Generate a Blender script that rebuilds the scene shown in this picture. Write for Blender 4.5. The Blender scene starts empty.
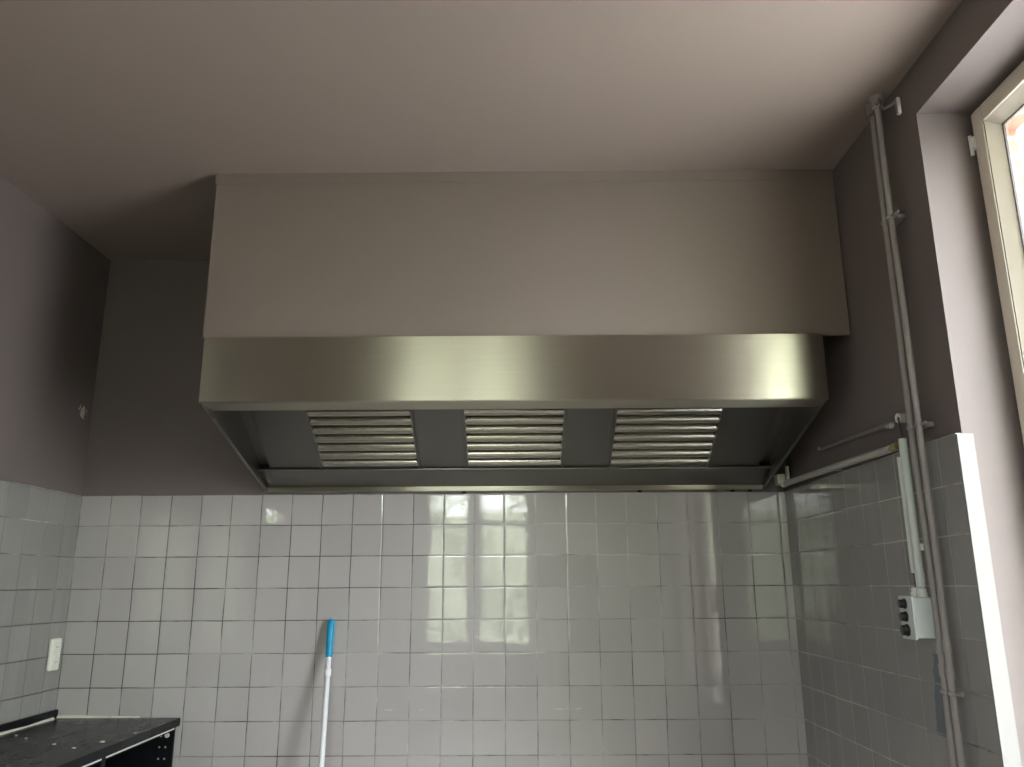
import bpy, bmesh, math, random
from mathutils import Vector, Matrix
random.seed(7)
SC = bpy.context.scene
COL = SC.collection

# ------------------------------------------------------------------ constants (metres, camera at x=0,y=0)
T = .152                      # tile pitch
XL, YB = -2.185, 4.053        # left wall, back wall
XR = XL + T*23.24             # right wall
ZT = 1.943                    # top of the tiling
ZC = 3.214                    # ceiling
YR = -1.5                     # rear wall
WY0, WY1, WZ0, WZ1 = 1.12, 2.432, .72, 3.040   # right window opening
RX0, RX1, RZ0, RZ1 = -1.15, .12, .80, 3.0    # rear window opening

# ------------------------------------------------------------------ node helpers
def mat(name):
    m = bpy.data.materials.new(name); m.use_nodes = True
    nt = m.node_tree
    return m, nt, nt.nodes['Principled BSDF']
def N(nt, t, **kw):
    n = nt.nodes.new(t)
    for k, v in kw.items(): setattr(n, k, v)
    return n
def L(nt, a, b): nt.links.new(a, b)
def setin(n, d):
    for k, v in d.items(): n.inputs[k].default_value = v
def math_(nt, op, a, b=None, c=None):
    n = N(nt, 'ShaderNodeMath', operation=op)
    for i, v in enumerate((a, b, c)):
        if v is None: continue
        if isinstance(v, (int, float)): n.inputs[i].default_value = v
        else: L(nt, v, n.inputs[i])
    return n.outputs[0]
def mixc(nt, f, a, b):
    n = N(nt, 'ShaderNodeMix', data_type='RGBA')
    for s, v in ((n.inputs['Factor'], f), (n.inputs[6], a), (n.inputs[7], b)):
        if isinstance(v, (int, float)): s.default_value = v
        elif isinstance(v, tuple): s.default_value = (*v, 1) if len(v) == 3 else v
        else: L(nt, v, s)
    return n.outputs[2]
def noise(nt, vec, scale, detail=2, rough=.5, dim='3D'):
    n = N(nt, 'ShaderNodeTexNoise', noise_dimensions=dim)
    setin(n, {'Scale': scale, 'Detail': detail, 'Roughness': rough})
    if vec is not None: L(nt, vec, n.inputs['Vector'])
    return n.outputs['Fac']
def ramp(nt, f, lo, hi):
    n = N(nt, 'ShaderNodeMapRange', clamp=True)
    L(nt, f, n.inputs[0]); n.inputs[1].default_value = lo; n.inputs[2].default_value = hi
    return n.outputs[0]
def objco(nt): return N(nt, 'ShaderNodeTexCoord').outputs['Object']
def bump(nt, h, strength, dist=.01, normal=None):
    b = N(nt, 'ShaderNodeBump'); b.inputs['Strength'].default_value = strength; b.inputs['Distance'].default_value = dist
    L(nt, h, b.inputs['Height'])
    if normal is not None: L(nt, normal, b.inputs['Normal'])
    return b.outputs[0]

def simple(name, col, rough=.5, metal=0., bumpy=0., bscale=60., var=.06, spec=.5):
    m, nt, p = mat(name)
    c = objco(nt)
    f = noise(nt, c, bscale*.25, 3)
    a = tuple(x*(1-var) for x in col); b = tuple(min(1, x*(1+var)) for x in col)
    L(nt, mixc(nt, f, a, b), p.inputs['Base Color'])
    setin(p, {'Roughness': rough, 'Metallic': metal, 'Specular IOR Level': spec})
    if bumpy: L(nt, bump(nt, noise(nt, c, bscale, 4), bumpy, .004), p.inputs['Normal'])
    return m

def paint(name, col, chip=None, dirt=.0):
    """rolled emulsion on plaster"""
    m, nt, p = mat(name)
    c = objco(nt)
    big = noise(nt, c, 1.3, 3); fine = noise(nt, c, 180, 3, .6)
    f = math_(nt, 'ADD', math_(nt, 'MULTIPLY', big, .7), math_(nt, 'MULTIPLY', fine, .3))
    a = tuple(x*.94 for x in col); b = tuple(x*1.06 for x in col)
    base = mixc(nt, f, a, b)
    if chip:   # bare plaster showing where the paint has flaked off, an irregular spot of its own
        y0, z0 = chip
        s = N(nt, 'ShaderNodeSeparateXYZ'); L(nt, c, s.inputs[0])
        dy = math_(nt, 'DIVIDE', math_(nt, 'SUBTRACT', s.outputs[1], y0), .042)
        dz = math_(nt, 'DIVIDE', math_(nt, 'SUBTRACT', s.outputs[2], z0), .036)
        r = math_(nt, 'SQRT', math_(nt, 'ADD', math_(nt, 'MULTIPLY', dy, dy), math_(nt, 'MULTIPLY', dz, dz)))
        r = math_(nt, 'ADD', r, math_(nt, 'MULTIPLY', math_(nt, 'SUBTRACT', noise(nt, c, 60, 2), .5), 2.6))
        k = math_(nt, 'LESS_THAN', r, .75)
        base = mixc(nt, k, base, (.62, .56, .47))
    L(nt, base, p.inputs['Base Color'])
    setin(p, {'Roughness': .62, 'Specular IOR Level': .35})
    L(nt, bump(nt, fine, .12, .003), p.inputs['Normal'])
    return m

def tiles(name, ax, u0, col, blue=False, grout_bias=.5, lean=(0, 0, 0), vfade=1.):
    """glazed square wall tiles; ax = 0 (joints along x) or 1 (along y)"""
    m, nt, p = mat(name)
    c = objco(nt)
    s = N(nt, 'ShaderNodeSeparateXYZ'); L(nt, c, s.inputs[0])
    u = math_(nt, 'DIVIDE', math_(nt, 'SUBTRACT', s.outputs[ax], u0), T)
    v = math_(nt, 'DIVIDE', math_(nt, 'SUBTRACT', ZT, s.outputs[2]), T)
    # hand-set tiles: each joint wanders a little
    wob = N(nt, 'ShaderNodeTexNoise'); setin(wob, {'Scale': 5., 'Detail': 1.}); L(nt, c, wob.inputs['Vector'])
    ws = N(nt, 'ShaderNodeSeparateColor'); L(nt, wob.outputs['Color'], ws.inputs[0])
    u = math_(nt, 'ADD', u, math_(nt, 'MULTIPLY', math_(nt, 'SUBTRACT', ws.outputs[0], .5), .035))
    v = math_(nt, 'ADD', v, math_(nt, 'MULTIPLY', math_(nt, 'SUBTRACT', ws.outputs[1], .5), .035))
    fu, fv = math_(nt, 'FLOOR', u), math_(nt, 'FLOOR', v)
    def edge(x):   # distance to the nearest joint in tile units
        fr = math_(nt, 'FRACT', x)
        return math_(nt, 'MINIMUM', fr, math_(nt, 'SUBTRACT', 1., fr))
    eu, ev = edge(u), edge(v)
    e = math_(nt, 'MINIMUM', eu, ev)
    g = math_(nt, 'MAXIMUM', math_(nt, 'MULTIPLY', math_(nt, 'SUBTRACT', 1., ramp(nt, eu, .010, .019)), vfade), math_(nt, 'SUBTRACT', 1., ramp(nt, ev, .010, .019)))       # grout mask
    idv = N(nt, 'ShaderNodeCombineXYZ'); L(nt, fu, idv.inputs[0]); L(nt, fv, idv.inputs[1])
    wn = N(nt, 'ShaderNodeTexWhiteNoise', noise_dimensions='3D'); L(nt, idv.outputs[0], wn.inputs['Vector'])
    # every tile slightly out of plane
    sub = N(nt, 'ShaderNodeVectorMath', operation='SUBTRACT'); L(nt, wn.outputs['Color'], sub.inputs[0]); sub.inputs[1].default_value = (.5, .5, .5)
    scl = N(nt, 'ShaderNodeVectorMath', operation='SCALE'); L(nt, sub.outputs[0], scl.inputs[0]); scl.inputs['Scale'].default_value = .005
    geo = N(nt, 'ShaderNodeNewGeometry')
    add = N(nt, 'ShaderNodeVectorMath', operation='ADD'); L(nt, scl.outputs[0], add.inputs[0]); L(nt, geo.outputs['Normal'], add.inputs[1])
    nor = N(nt, 'ShaderNodeVectorMath', operation='NORMALIZE'); ln = N(nt, 'ShaderNodeVectorMath', operation='ADD'); L(nt, add.outputs[0], ln.inputs[0]); ln.inputs[1].default_value = lean; L(nt, ln.outputs[0], nor.inputs[0])   # the bedding is a hair out of square
    # glaze ripple + pillowed edge + recessed joints
    rip = noise(nt, c, 11, 2)
    hgt = math_(nt, 'ADD', math_(nt, 'MULTIPLY', rip, .10), math_(nt, 'MULTIPLY', ramp(nt, e, .0, .05), .25))
    nrm = bump(nt, hgt, .35, .006, nor.outputs[0])
    # grout colour: dirty black runs, pale runs and worn-away runs
    big = noise(nt, c, 1.1, 2); dash = noise(nt, c, 9., 3, .6)
    gf = ramp(nt, math_(nt, 'ADD', math_(nt, 'MULTIPLY', big, .62), math_(nt, 'MULTIPLY', dash, .38)), grout_bias-.1, grout_bias+.1)
    gc = mixc(nt, gf, (.055, .053, .047), (.50, .49, .46))
    tint = N(nt, 'ShaderNodeSeparateColor'); L(nt, wn.outputs['Color'], tint.inputs[0])
    body = mixc(nt, tint.outputs[2], tuple(x*.94 for x in col), tuple(x*1.05 for x in col))
    # thin whitish lime/soap film in streaks
    mp = N(nt, 'ShaderNodeMapping'); mp.inputs['Scale'].default_value = (6, 6, 1.2) ; L(nt, c, mp.inputs[0])
    film = ramp(nt, noise(nt, mp.outputs[0], 1., 4, .6), .52, .85)
    body = mixc(nt, math_(nt, 'MULTIPLY', film, .22), body, (.60, .59, .57))
    if ax == 0:  # a dried pale drip line low on the back wall, broken up
        kz = math_(nt, 'LESS_THAN', math_(nt, 'ABSOLUTE', math_(nt, 'SUBTRACT', math_(nt, 'ADD', s.outputs[2], math_(nt, 'MULTIPLY', noise(nt, c, 14, 2), .012)), .935)), .0028)
        kx = math_(nt, 'LESS_THAN', math_(nt, 'ABSOLUTE', math_(nt, 'ADD', s.outputs[0], .18)), .48)
        kn = ramp(nt, noise(nt, c, 7, 3), .48, .56)
        body = mixc(nt, math_(nt, 'MULTIPLY', math_(nt, 'MULTIPLY', kz, kx), math_(nt, 'MULTIPLY', kn, .6)), body, (.80, .79, .76))
    if blue:   # blue-grey smear of old paint left of the pipes
        dy = math_(nt, 'ABSOLUTE', math_(nt, 'SUBTRACT', math_(nt, 'ADD', s.outputs[1], math_(nt, 'MULTIPLY', s.outputs[2], .16)), 2.922))
        dy = math_(nt, 'ADD', dy, math_(nt, 'MULTIPLY', math_(nt, 'SUBTRACT', noise(nt, c, 25, 3), .5), .04))
        ky = math_(nt, 'LESS_THAN', dy, .030)
        kz = math_(nt, 'LESS_THAN', math_(nt, 'ABSOLUTE', math_(nt, 'SUBTRACT', s.outputs[2], 1.15)), .125)
        body = mixc(nt, math_(nt, 'MULTIPLY', math_(nt, 'MULTIPLY', ky, kz), .9), body, (.13, .165, .205))
    L(nt, mixc(nt, g, body, gc), p.inputs['Base Color'])
    L(nt, math_(nt, 'ADD', .03, math_(nt, 'ADD', math_(nt, 'MULTIPLY', g, .55), math_(nt, 'MULTIPLY', film, .06))), p.inputs['Roughness'])
    p.inputs['IOR'].default_value = 1.62
    L(nt, nrm, p.inputs['Normal'])
    return m

def steel(name, grain, col=(.50, .47, .39), rough=.35, aniso=1., tangent=None):
    """brushed stainless; grain = axis the scratches run along"""
    m, nt, p = mat(name)
    c = objco(nt)
    mp = N(nt, 'ShaderNodeMapping')
    sc = [260, 260, 260]; sc[grain] = 3
    mp.inputs['Scale'].default_value = sc; L(nt, c, mp.inputs[0])
    br = noise(nt, mp.outputs[0], 1., 2)
    sm = noise(nt, c, 3.5, 4, .6)
    L(nt, mixc(nt, br, tuple(x*.93 for x in col), tuple(x*1.05 for x in col)), p.inputs['Base Color'])
    L(nt, math_(nt, 'ADD', rough-.05, math_(nt, 'MULTIPLY', sm, .1)), p.inputs['Roughness'])
    setin(p, {'Metallic': 1., 'Anisotropic': aniso})
    tv = N(nt, 'ShaderNodeCombineXYZ')
    t = tangent or (0, 0, 1)
    for i in range(3): tv.inputs[i].default_value = t[i]
    L(nt, tv.outputs[0], p.inputs['Tangent'])
    L(nt, bump(nt, br, .02, .001), p.inputs['Normal'])
    return m

def black_laminate(name, dusty):
    m, nt, p = mat(name)
    c = objco(nt)
    f = ramp(nt, noise(nt, c, 5, 5, .65), .48, .8)
    mp = N(nt, 'ShaderNodeMapping'); mp.inputs['Scale'].default_value = (10, 2, 2); mp.inputs['Rotation'].default_value = (0, 0, .5); L(nt, c, mp.inputs[0])
    f2 = ramp(nt, noise(nt, mp.outputs[0], 2, 4, .6), .5, .8)
    ff = math_(nt, 'MULTIPLY', math_(nt, 'ADD', f, f2), dusty)
    L(nt, mixc(nt, ff, (.008, .0085, .010), (.15, .145, .135)), p.inputs['Base Color'])
    L(nt, math_(nt, 'ADD', .26, math_(nt, 'MULTIPLY', ff, .5)), p.inputs['Roughness'])
    p.inputs['Specular IOR Level'].default_value = .13
    return m

def brick(name):
    m, nt, p = mat(name)
    c = objco(nt)
    s = N(nt, 'ShaderNodeSeparateXYZ'); L(nt, c, s.inputs[0])
    v = N(nt, 'ShaderNodeCombineXYZ'); L(nt, math_(nt, 'ADD', s.outputs[0], s.outputs[1]), v.inputs[0]); L(nt, s.outputs[2], v.inputs[1])
    b = N(nt, 'ShaderNodeTexBrick'); L(nt, v.outputs[0], b.inputs['Vector'])
    setin(b, {'Color1': (.36, .14, .09, 1), 'Color2': (.27, .11, .08, 1), 'Mortar': (.45, .42, .38, 1), 'Scale': 1., 'Mortar Size': .006, 'Brick Width': .21, 'Row Height': .065})
    L(nt, b.outputs['Color'], p.inputs['Base Color']); p.inputs['Roughness'].default_value = .85
    return m

def glass_mat(name):
    m = bpy.data.materials.new(name); m.use_nodes = True; nt = m.node_tree
    nt.nodes.clear()
    o = N(nt, 'ShaderNodeOutputMaterial'); mx = N(nt, 'ShaderNodeMixShader'); lw = N(nt, 'ShaderNodeLayerWeight'); lw.inputs[0].default_value = .5; fac = math_(nt, 'ADD', .04, math_(nt, 'MULTIPLY', math_(nt, 'POWER', lw.outputs['Facing'], 5.), .9))
    tr = N(nt, 'ShaderNodeBsdfTransparent'); tr.inputs[0].default_value = (.95, .965, .96, 1)
    gl = N(nt, 'ShaderNodeBsdfGlossy'); gl.inputs['Roughness'].default_value = .02
    L(nt, fac, mx.inputs[0]); L(nt, tr.outputs[0], mx.inputs[1]); L(nt, gl.outputs[0], mx.inputs[2]); L(nt, mx.outputs[0], o.inputs[0])
    return m

def leafy(name):
    m, nt, p = mat(name)
    c = objco(nt)
    n1 = noise(nt, c, 3, 4, .6)
    L(nt, mixc(nt, n1, (.38, .43, .26), (.66, .69, .52)), p.inputs['Base Color'])
    p.inputs['Roughness'].default_value = .6
    return m

TAUPE = (.172, .143, .136)
M = dict(
    wall=paint('wall_paint', TAUPE), wall_chip=paint('wall_paint_flaked', TAUPE, chip=(3.975, 2.36)),
    ceil=paint('ceiling_paint', (.315, .255, .226)), casing=paint('casing_paint', (.20, .162, .135)),
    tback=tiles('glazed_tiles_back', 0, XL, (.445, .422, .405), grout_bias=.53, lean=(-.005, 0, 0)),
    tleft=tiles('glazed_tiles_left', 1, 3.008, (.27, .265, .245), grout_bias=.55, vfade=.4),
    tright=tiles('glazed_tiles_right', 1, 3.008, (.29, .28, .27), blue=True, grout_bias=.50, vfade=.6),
    floor=simple('quarry_floor', (.27, .235, .205), .5, bumpy=.1),
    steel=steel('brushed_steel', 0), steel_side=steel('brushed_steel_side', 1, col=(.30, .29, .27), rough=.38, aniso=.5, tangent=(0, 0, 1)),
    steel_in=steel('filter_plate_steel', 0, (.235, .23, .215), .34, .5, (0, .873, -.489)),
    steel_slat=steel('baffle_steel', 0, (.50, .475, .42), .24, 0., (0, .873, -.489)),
    dark=simple('near_black', (.012, .011, .010), .7),
    white=simple('white_plastic', (.74, .75, .70), .35, var=.03), pvc=simple('cream_window_pvc', (.80, .73, .62), .3, var=.02),
    ivory=simple('ivory_plastic', (.78, .79, .68), .3, var=.03), greybox=simple('light_grey_plastic', (.60, .64, .63), .4, var=.03),
    conduit=simple('white_conduit', (.62, .66, .62), .4, var=.04), black=simple('black_plastic', (.012, .012, .013), .35),
    pipe=simple('painted_pipe', (.30, .27, .26), .45, bumpy=.1, bscale=120, var=.1), chrome=simple('bare_metal', (.6, .58, .54), .25, 1.),
    greypaint=simple('painted_conduit', (.42, .40, .37), .5, var=.08),
    darkpaint=simple('dark_painted_conduit', (.20, .185, .175), .5, var=.08),
    counter=black_laminate('black_worktop', .09), cabinet=black_laminate('black_carcass', .02),
    edge=simple('pale_edge', (.66, .66, .62), .5), seal=simple('silicone_bead', (.70, .68, .56), .5, bumpy=.2, var=.12),
    blue=simple('blue_grip', (.0, .30, .52), .4, var=.04), pole=simple('white_pole', (.72, .74, .76), .3, var=.03), label=simple('pole_label', (.80, .80, .80), .5, var=.05),
    brass=simple('aged_brass', (.40, .33, .16), .4, .8), cable=simple('dark_cable', (.05, .05, .05), .5), gasket=simple('dark_gasket', (.03, .03, .03), .5),
    trimtile=simple('white_edge_trim', (.195, .185, .182), .3, var=.03), crumb=simple('plaster_crumb', (.55, .53, .48), .8, bumpy=.4),
    sill=simple('grey_sill', (.12, .115, .11), .4), glass=glass_mat('window_glass'), brick=brick('outside_brick'), leaf=leafy('hedge_leaves'), ground=simple('outside_pale', (.50, .48, .455), .9), dim_ground=simple('outside_dark', (.14, .13, .10), .95, bumpy=.5, bscale=20),
)

# ------------------------------------------------------------------ mesh helpers
def newbm(): return bmesh.new()
def add_box(bm, lo, hi, bev=0., seg=2):
    r = bmesh.ops.create_cube(bm, size=1.)
    vs = r['verts']
    for v in vs:
        v.co = Vector([lo[i] + (v.co[i] + .5)*(hi[i] - lo[i]) for i in range(3)])
    if bev:
        es = list({e for v in vs for e in v.link_edges})
        bmesh.ops.bevel(bm, geom=es, offset=bev, segments=seg, affect='EDGES', profile=.5)
    return vs
def add_prism(bm, pts, axis, a, b):
    """extrude a polygon (2D pts in the two remaining axes) from a to b along axis"""
    o = [i for i in range(3) if i != axis]
    def mk(p, t):
        c = [0, 0, 0]; c[o[0]], c[o[1]], c[axis] = p[0], p[1], t
        return bm.verts.new(c)
    A = [mk(p, a) for p in pts]; B = [mk(p, b) for p in pts]
    n = len(pts)
    bm.faces.new(A); bm.faces.new(B[::-1])
    for i in range(n): bm.faces.new((A[i], B[i], B[(i+1) % n], A[(i+1) % n]))
def add_tube(bm, path, r, seg=14, cap=True):
    path = [Vector(p) for p in path]
    rs = r if isinstance(r, (list, tuple)) else [r]*len(path)
    rings = []
    up = None
    for i, p in enumerate(path):
        d = (path[min(i+1, len(path)-1)] - path[max(i-1, 0)]).normalized()
        if up is None: up = Vector((0, 0, 1)) if abs(d.z) < .9 else Vector((1, 0, 0))
        x = d.cross(up).normalized(); y = x.cross(d).normalized(); up = y
        rings.append([bm.verts.new(p + rs[i]*(math.cos(t)*x + math.sin(t)*y)) for t in [2*math.pi*k/seg for k in range(seg)]])
    for a, b in zip(rings, rings[1:]):
        for k in range(seg): bm.faces.new((a[k], a[(k+1) % seg], b[(k+1) % seg], b[k]))
    if cap: bm.faces.new(rings[0][::-1]); bm.faces.new(rings[-1])
def add_torus(bm, c, axis, R, r, seg=20, s2=8):
    c = Vector(c); axis = Vector(axis).normalized()
    x = axis.orthogonal().normalized(); y = axis.cross(x)
    rings = []
    for i in range(seg):
        t = 2*math.pi*i/seg; d = math.cos(t)*x + math.sin(t)*y
        rings.append([bm.verts.new(c + d*(R + r*math.cos(q)) + axis*r*math.sin(q)) for q in [2*math.pi*k/s2 for k in range(s2)]])
    for i in range(seg):
        a, b = rings[i], rings[(i+1) % seg]
        for k in range(s2): bm.faces.new((a[k], b[k], b[(k+1) % s2], a[(k+1) % s2]))
def obj(name, bm, m, parent=None, smooth=True, origin=(0, 0, 0)):
    bmesh.ops.remove_doubles(bm, verts=bm.verts, dist=1e-6)
    bmesh.ops.recalc_face_normals(bm, faces=bm.faces)
    me = bpy.data.meshes.new(name)
    base = Vector(parent['_w']) if parent is not None else Vector(origin)
    for v in bm.verts: v.co -= base
    bm.to_mesh(me); bm.free()
    me.materials.append(m if not isinstance(m, str) else M[m])
    if smooth:
        for p in me.polygons: p.use_smooth = True
        me.set_sharp_from_angle(angle=math.radians(35))
    o = bpy.data.objects.new(name, me); COL.objects.link(o)
    if smooth:
        w_ = o.modifiers.new('even_shading', 'WEIGHTED_NORMAL'); w_.keep_sharp = True
    o['_w'] = tuple(base)
    if parent is not None: o.parent = parent
    else: o.location = base
    return o
def tag(o, label, cat, group=None, kind=None):
    o['label'] = label; o['category'] = cat
    if group: o['group'] = group
    if kind: o['kind'] = kind
    return o
def thing(name, label, cat, loc, group=None):
    o = bpy.data.objects.new(name, None); COL.objects.link(o)
    o.empty_display_size = .05; o.location = loc; o['_w'] = tuple(loc)
    return tag(o, label, cat, group)
def struct(name, bm, m, parent=None, smooth=False):
    o = obj(name, bm, m, parent, smooth)
    if parent is None: o['kind'] = 'structure'
    return o
def box1(lo, hi, bev=0., seg=2):
    bm = newbm(); add_box(bm, lo, hi, bev, seg); return bm

# ------------------------------------------------------------------ the room
TH = .14
struct('floor', box1((XL-TH, YR-TH, -.1), (XR+TH, YB+TH, 0)), 'floor')
struct('ceiling', box1((XL-TH, YR-TH, ZC), (1.632, YB+TH, ZC+.12)), 'ceil')
wb = struct('wall_back', box1((XL-TH, YB+.006, 0), (1.632, YB+TH, ZC)), 'wall')
struct('tile_cladding', box1((XL, YB, 0), (XR, YB+.006, ZT)), 'tback', wb)
FY0, FY1, FZ0, FZ1 = .36, 1.12, 2.02, 2.20
bm = newbm()
add_box(bm, (XL-TH, YR-TH, 0), (XL-.006, FY0, ZC)); add_box(bm, (XL-TH, FY1, 0), (XL-.006, YB+.006, ZC))
add_box(bm, (XL-TH, FY0, 0), (XL-.006, FY1, FZ0)); add_box(bm, (XL-TH, FY0, FZ1), (XL-.006, FY1, ZC))
wl = struct('wall_left', bm, 'wall_chip')
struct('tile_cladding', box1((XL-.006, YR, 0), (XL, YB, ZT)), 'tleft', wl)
bm = newbm()     # right wall with its window opening; 20 cm reveal then the frame
XO = 1.632
X1 = XR + .018          # painted plaster; the tiling stands proud of it
add_box(bm, (X1, WY1, 0), (XO, YB+.006, ZC)); add_box(bm, (X1, YR-TH, 0), (XO, WY0, ZC))
add_box(bm, (X1, WY0, 0), (XO, WY1, WZ0)); add_box(bm, (X1, WY0, WZ1), (XO, WY1, ZC))
wr = struct('wall_right', bm, 'wall')
bm = newbm()
add_box(bm, (XR, WY1+.003, 0), (X1, YB, ZT)); add_box(bm, (XR, YR, 0), (X1, WY0-.006, ZT)); add_box(bm, (XR, WY0-.006, 0), (X1, WY1+.003, WZ0-.02))
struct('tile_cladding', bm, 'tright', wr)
bm = newbm()     # rear wall, seen only mirrored in the tiles and the steel
add_box(bm, (XL-TH, YR-TH, 0), (RX0, YR, ZC)); add_box(bm, (RX1, YR-TH, 0), (XO, YR, ZC))
add_box(bm, (RX0, YR-TH, 0), (RX1, YR, RZ0)); add_box(bm, (RX0, YR-TH, RZ1), (RX1, YR, ZC))
struct('wall_rear', bm, 'wall')
# white edge trim running up the corner between tiling and window reveal
bm = newbm(); add_box(bm, (XR-.001, WY1-.005, WZ0), (XR+.050, WY1-.0005, ZT-.004), .0015); add_box(bm, (XR, WY1-.002, WZ0), (X1-.0003, WY1+.0025, ZT-.004))
struct('trim_1', bm, 'trimtile')

# ---- right window: frame, opening sash, glass, hinge
XF = 1.552
def frame_bm(x0, x1, y0, y1, z0, z1, w, bev=.004):
    bm = newbm()
    add_box(bm, (x0, y0, z0), (x1, y0+w, z1), bev); add_box(bm, (x0, y1-w, z0), (x1, y1, z1), bev)
    add_box(bm, (x0, y0+w, z0), (x1, y1-w, z0+w), bev); add_box(bm, (x0, y0+w, z1-w), (x1, y1-w, z1), bev)
    return bm
def bevel_ring(x0, x1, y0, y1, z0, z1, w, axis=0):
    """sloping glazing bead: outer rectangle at x0, inner (inset w) at x1"""
    bm = newbm()
    def ring(x, i):
        c = [(y0+i, z0+i), (y1-i, z0+i), (y1-i, z1-i), (y0+i, z1-i)]
        return [bm.verts.new((x, a, b) if axis == 0 else (a, x, b)) for a, b in c]
    A, B = ring(x0, 0), ring(x1, w)
    x2 = x1 + (x1-x0)*.3
    C = ring(x2, w); D = ring(x2, 0)
    for P, Q in ((A, B), (B, C), (C, D), (D, A)):
        for k in range(4): bm.faces.new((P[k], P[(k+1) % 4], Q[(k+1) % 4], Q[k]))
    return bm
w1 = obj('window_1', frame_bm(XF, XF+.07, WY0, WY1, WZ0, WZ1, .045), 'pvc')
w1['kind'] = 'structure'
S = (WY0+.018, WY1-.018, WZ0+.018, WZ1-.018)
sash = obj('sash', frame_bm(XF-.018, XF+.05, S[0], S[1], S[2], S[3], .058, .006), 'pvc', w1)
G = (S[0]+.056, S[1]-.056, S[2]+.056, S[3]-.056)
obj('glazing_bead', bevel_ring(XF-.014, XF+.022, G[0], G[1], G[2], G[3], .035), 'pvc', sash)
i = .036
bm = newbm()
for a in (0, 1):
    pass
add_box(bm, (XF+.0225, G[0]+i-.002, G[2]+i-.002), (XF+.030, G[0]+i+.004, G[3]-i+.002)); add_box(bm, (XF+.0225, G[1]-i-.004, G[2]+i-.002), (XF+.030, G[1]-i+.002, G[3]-i+.002))
add_box(bm, (XF+.0225, G[0]+i, G[2]+i-.002), (XF+.030, G[1]-i, G[2]+i+.004)); add_box(bm, (XF+.0225, G[0]+i, G[3]-i-.004), (XF+.030, G[1]-i, G[3]-i+.002))
obj('gasket', bm, 'gasket', sash)
obj('pane', box1((XF+.031, G[0]-.02, G[2]-.02), (XF+.036, G[1]+.02, G[3]+.02)), 'glass', w1, smooth=False)
bm = newbm()
add_box(bm, (XF-.024, WY1-.030, 2.892), (XF-.004, WY1-.010, 2.940), .004)
add_tube(bm, [(XF-.024, WY1-.010, 2.878), (XF-.024, WY1-.010, 2.948)], .0065)
h = obj('hinge', bm, 'white', w1)
bm = newbm(); add_box(bm, (XR-.03, WY0-.02, WZ0-.02), (XF+.01, WY1-.001, WZ0+.004), .004)
obj('window_board', bm, 'sill', w1)
# outer brick reveal beyond the frame
bm = newbm()
add_prism(bm, [(WY1+.075, 2.60), (WY1+.9, 2.60), (WY1+.9, 4.2), (WY0-.8, 4.2), (WY0-.8, WZ1-.02), (WY1+.075, WZ1-.02)], 0, XO+.004, XO+.115)
bk = struct('wall_outer_leaf', bm, 'brick')

# ---- rear window: two lights with a middle post
w2 = obj('window_2', newbm(), 'pvc') if False else None
bm = newbm()
y0, y1 = YR-.09, YR-.03
xm = -.53
ma, mb = -.637, -.465
for (a, b) in ((RX0, RX0+.06), (ma, mb), (RX1-.06, RX1)): add_box(bm, (a, y0, RZ0), (b, y1, RZ1), .004)
for (a, b) in ((RX0+.06, ma), (mb, RX1-.06)):
    add_box(bm, (a, y0, RZ0), (b, y1, RZ0+.06), .004); add_box(bm, (a, y0, RZ1-.06), (b, y1, RZ1), .004)
    add_box(bm, (a, y0+.01, 2.18), (b, y1-.01, 2.21), .003)
w2 = obj('window_2', bm, 'pvc'); w2['kind'] = 'structure'
bm = newbm()
add_box(bm, (RX0+.05, y0+.03, RZ0+.05), (RX1-.05, y0+.034, RZ1-.05))
obj('pane', bm, 'glass', w2, smooth=False)

bm = newbm()     # guessed fanlight added high in the left wall for a highlight in the tiles
x0, x1 = XL-.11, XL-.06
add_box(bm, (x0, FY0, FZ0), (x1, FY0+.03, FZ1)); add_box(bm, (x0, FY1-.03, FZ0), (x1, FY1, FZ1)); add_box(bm, (x0, FY0+.03, FZ0), (x1, FY1-.03, FZ0+.02)); add_box(bm, (x0, FY0+.03, FZ1-.02), (x1, FY1-.03, FZ1))
w3 = obj('highlight_window', bm, 'pvc'); w3['kind'] = 'structure'
obj('pane', box1((x0+.02, FY0+.02, FZ0+.01), (x0+.024, FY1-.02, FZ1-.01)), 'glass', w3, smooth=False)

# ------------------------------------------------------------------ outside
struct('ground_bounce', box1((1.752, -30, -.35), (30, 30, -.12)), 'ground')  # unseen ground, tone set pale to bounce daylight onto the ceiling
struct('ground_dark', box1((-30, -30, -.35), (1.75, 30, -.12)), 'dim_ground')  # unseen ground, tone set darker to lessen the bounce through the rear window
bm = newbm()
rnd = random.Random(3)
for k in range(10500):
    x = rnd.uniform(-7, 9); z = rnd.uniform(-.1, 1)**1*2.6
    top = 1.9 + .35*math.sin(x*1.7) + .25*math.sin(x*4.1+1)
    top += 1.6 + 3.3*min(1, max(0, (x-2.4)/.8)); z = rnd.uniform(-.1, top); y = -9.2 - .5*rnd.random() + .25*math.sin(x*3+z*2)  # tall right end added to block sky reflected in the hood front
    s = rnd.uniform(.06, .13)
    c = Vector((x, y, z)); n = Vector((rnd.uniform(-1, 1), rnd.uniform(-.2, 1.4), rnd.uniform(-.2, 1))).normalized()
    a = n.orthogonal().normalized(); a.rotate(Matrix.Rotation(rnd.uniform(0, 6.3), 3, n)); b = n.cross(a)
    q = [bm.verts.new(c + v) for v in (-a*s, b*s*.5, a*s, -b*s*.5)]
    bm.faces.new(q)
add_box(bm, (-7, -9.95, -.12), (2.6, -9.5, 3.0)); add_box(bm, (2.6, -9.95, -.12), (9, -9.5, 6.2))
hd = obj('garden_hedge', bm, 'leaf', smooth=False)
tag(hd, 'leafy green hedge outside the rear window, seen mirrored in the tiles', 'hedge', kind='stuff')

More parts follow.
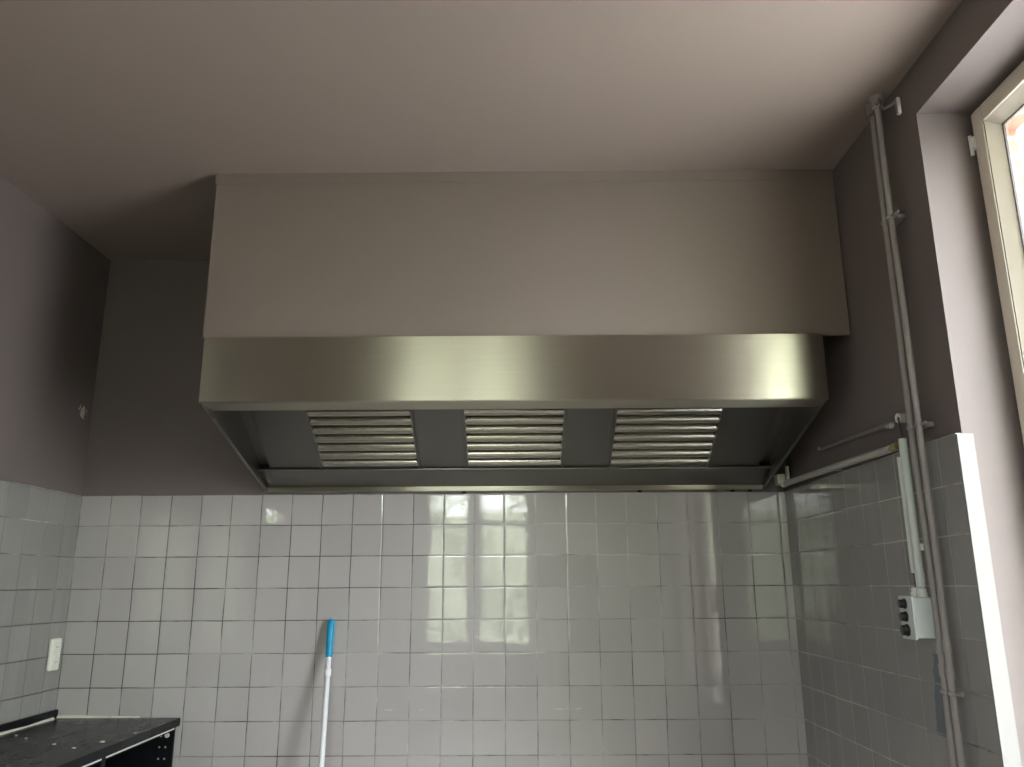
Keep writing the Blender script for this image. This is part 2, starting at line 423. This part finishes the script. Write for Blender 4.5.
# ------------------------------------------------------------------ boxed casing above the hood
YF = 3.105
cas = thing('hood_casing', 'taupe painted boxed casing above the steel hood, reaching the ceiling', 'casing', (0, YB, 2.475))
CX0, CX1, YC = -1.270, XR+.012, 3.122
bm = newbm()
add_box(bm, (CX0, YC, 2.475), (CX1, YC+.018, ZC-.001))
obj('front_board', bm, 'casing', cas)
bm = newbm(); add_box(bm, (CX0-.005, YC-.003, ZC-.05), (CX1, YC, ZC-.0015))
obj('top_strip', bm, 'casing', cas)
obj('side_board', box1((CX0, YC+.018, 2.475), (CX0+.016, YB, ZC-.001)), 'casing', cas)

# ------------------------------------------------------------------ extractor hood
HX0, HX1 = -1.256, 1.240
hood = thing('extractor_hood', 'wide brushed stainless steel extractor hood with three baffle filters on the back wall', 'extractor hood', (0, YB, 1.955))
bm = newbm()
# front panel with a rolled lower edge and a flat gutter flange running back under it
prof = [(YF, 2.474), (YF, 2.212), (YF+.002, 2.207), (YF+.006, 2.204), (YF+.150, 2.204), (YF+.152, 2.206), (YF+.152, 2.236), (YF+.149, 2.236), (YF+.149, 2.2075), (YF+.008, 2.2075), (YF+.004, 2.212), (YF+.004, 2.474)]
add_prism(bm, prof, 0, HX0, HX1)
obj('front_panel', bm, 'steel', hood)
for s, x in ((1, HX0), (-1, HX1)):
    bm = newbm()
    pts = [(YF+.005, 2.474), (YF+.005, 2.206), (4.030, 1.954), (YB-.001, 1.954), (YB-.001, 2.474)]
    add_prism(bm, pts, 0, x, x+s*.003)
    # inward flange along the sloping lower edge
    bm2 = [(YF+.16, 2.168), (4.02, 1.958), (4.02, 1.961), (YF+.16, 2.171)]
    add_prism(bm, bm2, 0, x+s*.003, x+s*.012)
    obj('side_panel', bm, 'steel_side', hood)
K = .56; KL = math.hypot(1, K)
ed = Vector((0, -1/KL, K/KL))            # up the filter slope
nn = Vector((0, -K/KL, -1/KL))           # out of the slope, down towards the room
B0 = Vector((0, 3.89, 2.045))
def SP(x, s, d): return Vector((x, 0, 0)) + B0 + ed*s + nn*d
def slope_box(bm, x0, x1, s0, s1, d0, d1, bev=0.):
    vs = add_box(bm, (x0, s0, d0), (x1, s1, d1), bev)
    vs = [v for v in bm.verts if v.tag is False]
    for v in bm.verts:
        if not v.tag:
            v.co = SP(v.co.x, v.co.y, v.co.z); v.tag = True
bm = newbm()
FX = ((-.949, -.459), (-.243, .232), (.442, .941))
edges = [HX0+.066] + [v for f in FX for v in f] + [HX1-.066]
for a, b in zip(edges[0::2], edges[1::2]): slope_box(bm, a, b, 0, .70, -.003, 0)
for a, b in FX: slope_box(bm, a, b, .50, .70, -.003, 0)
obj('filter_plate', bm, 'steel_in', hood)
for a, b in ((HX0+.004, HX0+.066), (HX1-.066, HX1-.004)):
    bm = newbm(); slope_box(bm, a, b, 0, .70, -.035, -.032); obj('side_channel', bm, 'steel_side', hood)
for a, b in FX:
    bm = newbm()
    def rr(ins, d): return [bm.verts.new(SP(x, q, d)) for x, q in ((a+.002+ins, -.004+ins), (b-.002-ins, -.004+ins), (b-.002-ins, .50-ins), (a+.002+ins, .50-ins))]
    Q = [rr(0, -.02), rr(0, .005), rr(.001, .006), rr(.011, .006), rr(.012, .005), rr(.012, -.02)]
    for m_ in range(6):
        A_, B_ = Q[m_], Q[(m_+1) % 6]
        for k in range(4): bm.faces.new((A_[k], A_[(k+1) % 4], B_[(k+1) % 4], B_[k]))
    f = obj('grease_filter', bm, 'steel_in', hood)
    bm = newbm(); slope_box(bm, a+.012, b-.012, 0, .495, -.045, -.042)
    obj('backing', bm, 'dark', f)  # near-black sheet seen through the gaps between the slats
    for k in range(8):        # rounded channel slats
        s0 = .0045 + .0625*k; wd = .0475
        if s0 + wd > .49: break
        bm = newbm(); n = 13; rows = []
        for x in (a+.0145, b-.0145):
            row = []
            for j in range(n):
                t = math.pi*j/(n-1)
                cs, sn = math.cos(t), math.sin(t)
                row.append(bm.verts.new(SP(x, s0 + wd/2 + wd/2*cs, -.026 + .028*sn)))
            rows.append(row)
        for j in range(n-1): bm.faces.new((rows[0][j], rows[0][j+1], rows[1][j+1], rows[1][j]))
        bm.faces.new((rows[0][0], rows[1][0], rows[1][-1], rows[0][-1]))
        for r_ in rows: bm.faces.new(r_)
        obj('baffle', bm, 'steel_slat', f)
# drip tray between the filters and the wall, bright front rim
bm = newbm()
add_prism(bm, [(3.885, 2.047), (3.885, 2.041), (4.026, 1.9765), (4.030, 1.979)], 0, HX0+.004, HX1-.004)
add_box(bm, (HX0+.004, 3.876, 2.0405), (HX1-.004, 3.886, 2.0445), .001)
obj('drip_tray', bm, 'steel_in', hood)
bm = newbm(); add_box(bm, (HX0-.002, 4.026, 1.953), (HX1-.004, YB-.001, 1.9785), .003)
obj('rear_rim', bm, 'steel', hood)
for x in (-.26, .62, 1.085, 1.17):
    bm = newbm(); add_tube(bm, [(x, 4.040, 1.953), (x, 4.040, 1.946), (x, 4.040, 1.943)], [.011, .011, .006])
    obj('fixing_bolt', bm, 'dark', hood)
bm = newbm(); add_tube(bm, [(1.085-.06, 4.035, 1.953), (1.085-.06, 4.035, 1.947), (1.085-.06, 4.035, 1.943)], [.022, .020, .010])
obj('round_stud', bm, 'steel', hood)

# ------------------------------------------------------------------ counter on the left
WX = -1.583     # front edge of worktop
wt = thing('worktop', 'dusty black laminate worktop along the left tiled wall', 'worktop', (XL+.3, 2.9, .862))
obj('slab', box1((XL+.004, .9, .864), (WX, YB-.012, .90), .003), 'counter', wt)
obj('upstand', box1((XL+.001, .9, .901), (XL+.016, YB-.002, .938), .002), 'cabinet', wt)['label'] = 'narrow black upstand strip against the wall tiles'
bm = newbm()
add_tube(bm, [(XL+.022, .9+j*.1, .9015+.001*math.sin(j*2.1)) for j in range(32)], [.007+.002*math.sin(j*1.7) for j in range(32)], 8)
nj = 12
add_tube(bm, [(XL+.02+j*.035, YB-.008, .9012) for j in range(nj)], [.012-.0007*j for j in range(nj)], 8)
obj('silicone_bead', bm, 'seal', wt)['label'] = 'pale silicone bead along the back edges'
def cabinet(y0, y1, label, holes):
    t = thing('base_cabinet', label, 'cabinet', ((XL+WX)/2, (y0+y1)/2, 0), None)
    x0, x1 = XL+.03, WX-.018; z1 = .862
    obj('side_panel', box1((x0, y0, .1), (x1, y0+.016, z1), .001), 'cabinet', t); e = obj('side_panel', box1((x0, y1-.016, .1), (x1, y1, z1), .001), 'cabinet', t)
    obj('bottom_panel', box1((x0, y0+.016, .1), (x1, y1-.016, .116)), 'cabinet', t); obj('back_panel', box1((x0, y0+.016, .116), (x0+.006, y1-.016, z1)), 'cabinet', t)
    obj('top_rail', box1((x1-.09, y0+.016, z1-.016), (x1-.0015, y1-.016, z1)), 'cabinet', t)
    obj('rail_edge_strip', box1((x1-.0015, y0+.016, z1-.0105), (x1+.0005, y1-.016, z1-.0015)), 'edge', t)['label'] = 'pale raw edge strip under the worktop'
    obj('shelf', box1((x0+.01, y0+.017, .47), (x1-.02, y1-.017, .486), .001), 'cabinet', t)
    obj('plinth', box1((x0+.02, y0+.01, 0), (x1-.05, y1-.01, .1)), 'cabinet', t)
    if holes:
        bm = newbm(); add_tube(bm, [(x1-.030, y1-.016, .826), (x1-.030, y1-.020, .826), (x1-.030, y1-.0215, .826)], [.011, .011, .008]); obj('cam_lock', bm, 'edge', e)['label'] = 'pale round cam fitting'
        bm = newbm(); add_tube(bm, [(x1-.060, y1-.016, .826), (x1-.060, y1-.017, .826)], .008); obj('cam_bore', bm, 'greypaint', e)
        for z in (.775, .725, .675):
            for dx in (.034, .062):
                bm = newbm(); add_torus(bm, (x1-dx, y1-.0165, z), (0, 1, 0), .0032, .0012, 12, 6); obj('pin_hole', bm, 'greypaint', e)
    return t
cabinet(3.362, YB-.016, 'open black base cabinet under the worktop, standing against the back wall', True)
cabinet(2.74, 3.360, 'open black base cabinet under the worktop, the nearer one, away from the back wall', False)
rnd = random.Random(11)
for (x, y, s) in ((-2.08, 3.58, .006), (-1.998, 3.511, .006), (-1.811, 3.381, .008), (-1.60, 3.613, .007), (-1.64, 3.417, .010), (-1.69, 3.299, .008), (-1.91, 4.02, .010), (-1.795, 4.02, .008)):
    bm = newbm(); r = bmesh.ops.create_icosphere(bm, subdivisions=2, radius=s)
    for v in bm.verts:
        v.co *= rnd.uniform(.8, 1.15); v.co.z = v.co.z*.45 + s*.42
        v.co += Vector((x, y, .9))
    zmin = min(v.co.z for v in bm.verts)
    for v in bm.verts: v.co.z += .9 - zmin
    o = obj('plaster_crumb', bm, 'crumb', origin=(x, y, .9))
    tag(o, 'small pale plaster crumb lying on the black worktop', 'debris', 'plaster crumbs on the worktop')

# ------------------------------------------------------------------ double socket on the left wall
so = thing('wall_socket', 'small white double power socket on the left tiled wall above the worktop', 'socket', (XL, 3.965, 1.19))
obj('cover_plate', box1((XL, 3.922, 1.118), (XL+.020, 4.002, 1.264), .008, 3), 'ivory', so)
for z in (1.157, 1.225):
    bm = newbm(); add_tube(bm, [(XL+.019, 3.964, z), (XL+.0225, 3.964, z)], .030, 24); c = obj('socket_insert', bm, 'ivory', so)
    bm = newbm(); add_torus(bm, (XL+.0225, 3.964, z), (1, 0, 0), .022, .0022, 24, 6); obj('socket_rim', bm, 'white', c)
    for dy in (-.0095, .0095):
        bm = newbm(); add_tube(bm, [(XL+.0222, 3.964+dy, z), (XL+.0230, 3.964+dy, z)], .0028, 10); obj('pin_hole', bm, 'black', c)

# ------------------------------------------------------------------ pole leaning on the back wall
p1 = Vector((-.894, YB-.021, 1.343)); p0 = Vector((-.848, YB-.36, .0)); dv = (p0-p1).normalized()
def P(s): return tuple(p1 + dv*s)
pt = thing('mop_handle', 'white pole with blue grip leaning upright on the back wall tiles', 'pole', tuple(p0))
Lp = (p0-p1).length
bm = newbm(); add_tube(bm, [P(.150), P(.6), P(Lp-.004)], .0125, 16); obj('pole', bm, 'pole', pt)
bm = newbm()
gp = [(0, .004), (.004, .012), (.012, .0165), (.028, .0185), (.06, .0178), (.12, .0172), (.165, .0172), (.176, .0160), (.178, .0135)]
add_tube(bm, [P(s) for s, r in gp], [r for s, r in gp], 18); obj('grip', bm, 'blue', pt)['label'] = 'bright blue rubber grip with a rounded top'
bm = newbm(); add_tube(bm, [P(.228), P(.233), P(.262), P(.267)], [.0125, .0165, .0165, .0125], 16); c = obj('adjusting_collar', bm, 'label', pt)

# ------------------------------------------------------------------ right wall: control box, conduits, pipes
cb = thing('control_box', 'light grey control box with three black buttons on the right tiled wall', 'control box', (XR, 2.71, 1.39))
obj('body', box1((XR-.080, 2.668, 1.326), (XR+.002, 2.752, 1.453), .004), 'greybox', cb)
obj('front_cover', box1((XR-.088, 2.664, 1.322), (XR-.0805, 2.756, 1.457), .003), 'greybox', cb)
for z in (1.432, 1.392, 1.350):
    yb = 2.714
    bm = newbm(); r = .0135 if z > 1.36 else .0165
    add_tube(bm, [(XR-.088, yb, z), (XR-.091, yb, z), (XR-.0915, yb, z), (XR-.104, yb, z), (XR-.107, yb, z)], [r+.003, r+.003, r, r, r*.8], 20)
    obj('push_button', bm, 'black', cb)
for y in (2.738, 2.700):
    bm = newbm()
    add_tube(bm, [(XR-.034, y, 1.453), (XR-.034, y, 1.468), (XR-.034, y, 1.4685), (XR-.034, y, 1.479), (XR-.034, y, 1.483)], [.0175, .0175, .0145, .0155, .012], 6 if False else 12)
    obj('cable_gland', bm, 'white', cb)
ct = thing('vertical_conduit', 'longer of two upright white conduits above the grey control box, beside the pipes', 'conduit', (XR-.034, 2.700, 1.483))
bm = newbm(); add_tube(bm, [(XR-.034, 2.700, 1.484), (XR-.034, 2.703, 1.972)], .0135, 16); obj('tube', bm, 'conduit', ct)
bm = newbm(); add_tube(bm, [(XR-.034, 2.700, 1.486), (XR-.034, 2.700, 1.53)], .0150, 16); obj('end_sleeve', bm, 'conduit', ct)
bm = newbm(); add_box(bm, (XR-.03, 2.672, 1.60), (XR, 2.689, 1.622), .003); obj('clip', bm, 'white', ct)
ct = thing('vertical_conduit', 'shorter of two upright white conduits above the grey control box, ending just above it', 'conduit', (XR-.030, 2.738, 1.529))
bm = newbm(); add_tube(bm, [(XR-.030, 2.740, 1.529), (XR-.030, 2.742, 1.915)], .0115, 16); obj('tube', bm, 'conduit', ct)
bm = newbm(); add_tube(bm, [(XR-.032, 2.738, 1.4835), (XR-.031, 2.739, 1.535)], .0045, 10); obj('cable', bm, 'cable', ct)
# sloping grey-white conduit from the corner
ct = thing('wall_conduit', 'thick pale grey conduit running from the back corner along the right wall', 'conduit', (XR-.026, 3.35, 1.965))
bm = newbm(); add_tube(bm, [(XR-.026, 3.955, 1.972), (XR-.026, 3.4, 1.966), (XR-.026, 2.80, 1.956)], .0140, 16); obj('tube', bm, 'greypaint', ct)
bm = newbm(); add_tube(bm, [(XR-.026, 2.790, 1.956), (XR-.026, 2.770, 1.9555), (XR-.026, 2.756, 1.955)], [.0152, .0152, .012], 16); obj('end_ferrule', bm, 'brass', ct)
bm = newbm(); add_box(bm, (XR-.030, 3.30, 1.947), (XR, 3.322, 1.953), .002); obj('saddle_clip', bm, 'greypaint', ct)
jb = thing('conduit_bracket', 'small pale bracket in the back right corner where the thick conduit starts', 'bracket', (XR-.03, 4.0, 1.99))
obj('block', box1((XR-.052, 3.985, 1.972), (XR-.012, 4.040, 2.024), .004), 'ivory', jb)
obj('wing', box1((XR-.012, 3.955, 1.975), (XR-.0005, 3.985, 2.06), .003), 'ivory', jb)
obj('stub', (lambda b: (add_tube(b, [(XR-.026, 3.985, 1.973), (XR-.026, 3.952, 1.972)], .0165, 14), b)[1])(newbm()), 'ivory', jb)
# thin dark painted conduit above it, with an open ring end
ct = thing('thin_conduit', 'thin dark painted conduit sloping above the pale one on the right wall', 'conduit', (XR+.006, 3.1, 2.06))
bm = newbm(); add_tube(bm, [(XR+.006, 3.525, 2.077), (XR+.006, 2.84, 2.052)], .0095, 12); obj('tube', bm, 'darkpaint', ct)
bm = newbm(); add_box(bm, (XR-.006, 3.525, 2.069), (XR+.018, 3.545, 2.085), .003); obj('end_clip', bm, 'greypaint', ct)
bm = newbm(); add_tube(bm, [(XR-.006, 2.862, 2.044), (XR-.006, 2.83, 2.042)], [.008, .010], 12); obj('clip', bm, 'greypaint', ct)
ce = thing('cable_outlet', 'round pale cable outlet with a hanging wire beside the thin dark conduit', 'cable outlet', (XR+.018, 2.758, 2.055))
bm = newbm(); add_tube(bm, [(XR+.018, 2.758, 2.055), (XR-.006, 2.758, 2.055), (XR-.014, 2.758, 2.055)], [.017, .017, .015], 18); obj('ring', bm, 'greypaint', ce)
bm = newbm(); add_torus(bm, (XR-.014, 2.758, 2.055), (1, 0, 0), .0135, .004, 20, 8); obj('rim', bm, 'edge', ce)
bm = newbm(); add_tube(bm, [(XR-.010, 2.752, 2.052), (XR-.030, 2.722, 2.048), (XR-.036, 2.706, 2.025), (XR-.034, 2.704, 1.99), (XR-.034, 2.703, 1.9725)], .0028, 8); obj('wire', bm, 'cable', ce)

# two risers
XP = XR-.026
for (ya, lab) in ((2.646, 'left of the two tall painted pipes running up the right wall beside the control box'), (2.598, 'right of the two tall painted pipes running up the right wall, nearer the window')):
    t = thing('heating_pipe', lab, 'pipe', (XP, ya, 0), 'tall painted pipes on the right wall')
    bm = newbm()
    n = 24
    add_tube(bm, [(XP + .0015*math.sin(j*.9+ya*9), ya + .004*math.sin(j*.55 + ya*40), ZC*.0 + j*(3.17/(n-1))) for j in range(n)], .0108, 14)
    obj('tube', bm, 'pipe', t)
    for z in ((1.30, 1.235) if ya > 2.62 else (1.31, 1.23)):
        bm = newbm(); add_tube(bm, [(XP, ya+.004*math.sin(z/3.17*23*.55+ya*40), z-.018), (XP, ya+.004*math.sin(z/3.17*23*.55+ya*40), z+.018)], .0135, 14); obj('coupling', bm, 'pipe', t)
for z, lab in ((2.74, 'double pipe clip holding both risers high on the right wall above the conduits'), (2.0, 'double pipe clip holding both risers level with the top of the tiles'), (1.172, 'double pipe clip holding both risers below the grey control box')):
    t = thing('pipe_clamp', lab, 'pipe clamp', (XR, 2.60, z))
    for ya in (2.646, 2.598):
        yy = ya + .004*math.sin(z/3.17*23*.55+ya*40)
        bm = newbm(); add_torus(bm, (XP, yy, z), (0, 0, 1), .0135, .0032, 18, 8); 
        for v in bm.verts: v.co.z = z + (v.co.z-z)*2.2
        obj('ring', bm, 'pipe', t)
    bm = newbm(); xb = XR if z < ZT else X1; add_box(bm, (XR-.012, 2.585, z-.008), (xb, 2.66, z+.008), .002); obj('base_plate', bm, 'pipe', t)
    bm = newbm(); add_tube(bm, [(XP, 2.582, z), (XP, 2.555, z), (XP, 2.548, z)], [.006, .006, .004], 10); obj('screw', bm, 'pipe', t)
# shut-off fitting at the ceiling with a hook bracket
vb = thing('pipe_bracket', 'painted collar with a bright screw and hooked arm where the pipes meet the ceiling', 'pipe bracket', (XP, 2.60, 3.19))
bm = newbm(); add_tube(bm, [(XP, 2.598, 3.168), (XP, 2.598, 3.172), (XP, 2.598, 3.204), (XP, 2.598, ZC-.001)], [.016, .020, .020, .026], 18); obj('collar', bm, 'pipe', vb)
bm = newbm(); add_tube(bm, [(XP, 2.646, 3.168), (XP, 2.646, 3.172), (XP, 2.646, 3.200), (XP, 2.646, ZC-.001)], [.013, .016, .016, .020], 18); obj('collar', bm, 'pipe', vb)
bm = newbm()
add_tube(bm, [(XP-.012, 2.578, 3.172), (XP-.012, 2.550, 3.168)], .006, 8); add_tube(bm, [(XP-.012, 2.558, 3.185), (XP-.012, 2.556, 3.150)], .004, 8)
add_tube(bm, [(XP-.018, 2.60, 3.15), (XP-.018, 2.655, 3.155)], .004, 8)
obj('screw', bm, 'chrome', vb)['label'] = 'bright bare metal screw'
bm = newbm()
add_tube(bm, [(XP, 2.580, 3.176), (XP, 2.556, 3.140), (XP, 2.49, 3.116), (XP, 2.458, 3.112)], .005, 10)
add_box(bm, (XP-.007, 2.450, 3.056), (XP+.007, 2.466, 3.118), .003)
obj('hook_arm', bm, 'pipe', vb)

# ------------------------------------------------------------------ camera
C = bpy.data.cameras.new('camera'); cam = bpy.data.objects.new('camera', C); COL.objects.link(cam)
p, y, r = .2446, -.0042, -.0054
cp, sp, cy, sy = math.cos(p), math.sin(p), math.cos(y), math.sin(y)
fw = Vector((sy*cp, cy*cp, sp)); rt = Vector((cy, -sy, 0)); up = rt.cross(fw)
R_ = math.cos(r)*rt + math.sin(r)*up; U_ = -math.sin(r)*rt + math.cos(r)*up
cam.matrix_world = Matrix(((R_.x, U_.x, -fw.x, 0), (R_.y, U_.y, -fw.y, 0), (R_.z, U_.z, -fw.z, 1.5), (0, 0, 0, 1)))
C.sensor_width = 36; C.sensor_fit = 'HORIZONTAL'; C.lens = 804.25/1024*36; C.clip_start = .02
SC.camera = cam

# ------------------------------------------------------------------ light: overcast daylight through the windows
W = bpy.data.worlds.new('overcast'); SC.world = W; W.use_nodes = True
nt = W.node_tree; bg = nt.nodes['Background']
tc = N(nt, 'ShaderNodeTexCoord'); s = N(nt, 'ShaderNodeSeparateXYZ'); L(nt, tc.outputs['Generated'], s.inputs[0])
f = ramp(nt, s.outputs[2], 0., .75)
L(nt, mixc(nt, f, (.78, .80, .82), (1.22, 1.27, 1.34)), bg.inputs['Color'])
SKY = 9.
bg.inputs['Strength'].default_value = SKY
def portal(name, loc, rot, sx, sy):
    l = bpy.data.lights.new(name, 'AREA'); l.shape = 'RECTANGLE'; l.size = sx; l.size_y = sy; l.cycles.is_portal = True
    o = bpy.data.objects.new(name, l); COL.objects.link(o); o.location = loc; o.rotation_euler = rot
portal('daylight_portal', (XO+.12, (WY0+WY1)/2, (WZ0+WZ1)/2), (0, math.pi/2, 0), WZ1-WZ0, WY1-WY0)
portal('daylight_portal', ((RX0+RX1)/2, YR-.16, (RZ0+RZ1)/2), (math.pi/2, 0, 0), RX1-RX0, RZ1-RZ0)

for o in list(SC.objects):
    if '_w' in o: del o['_w']
SC.view_settings.view_transform = 'Standard'; SC.view_settings.look = 'None'; SC.view_settings.gamma = 1
SC.view_settings.use_curve_mapping = False
SC.view_settings.exposure = 1.27
SC.cycles.use_denoising = True
SC.cycles.max_bounces = 10; SC.cycles.diffuse_bounces = 6; SC.cycles.glossy_bounces = 5; SC.cycles.transparent_max_bounces = 8
SC.cycles.sample_clamp_indirect = 8.
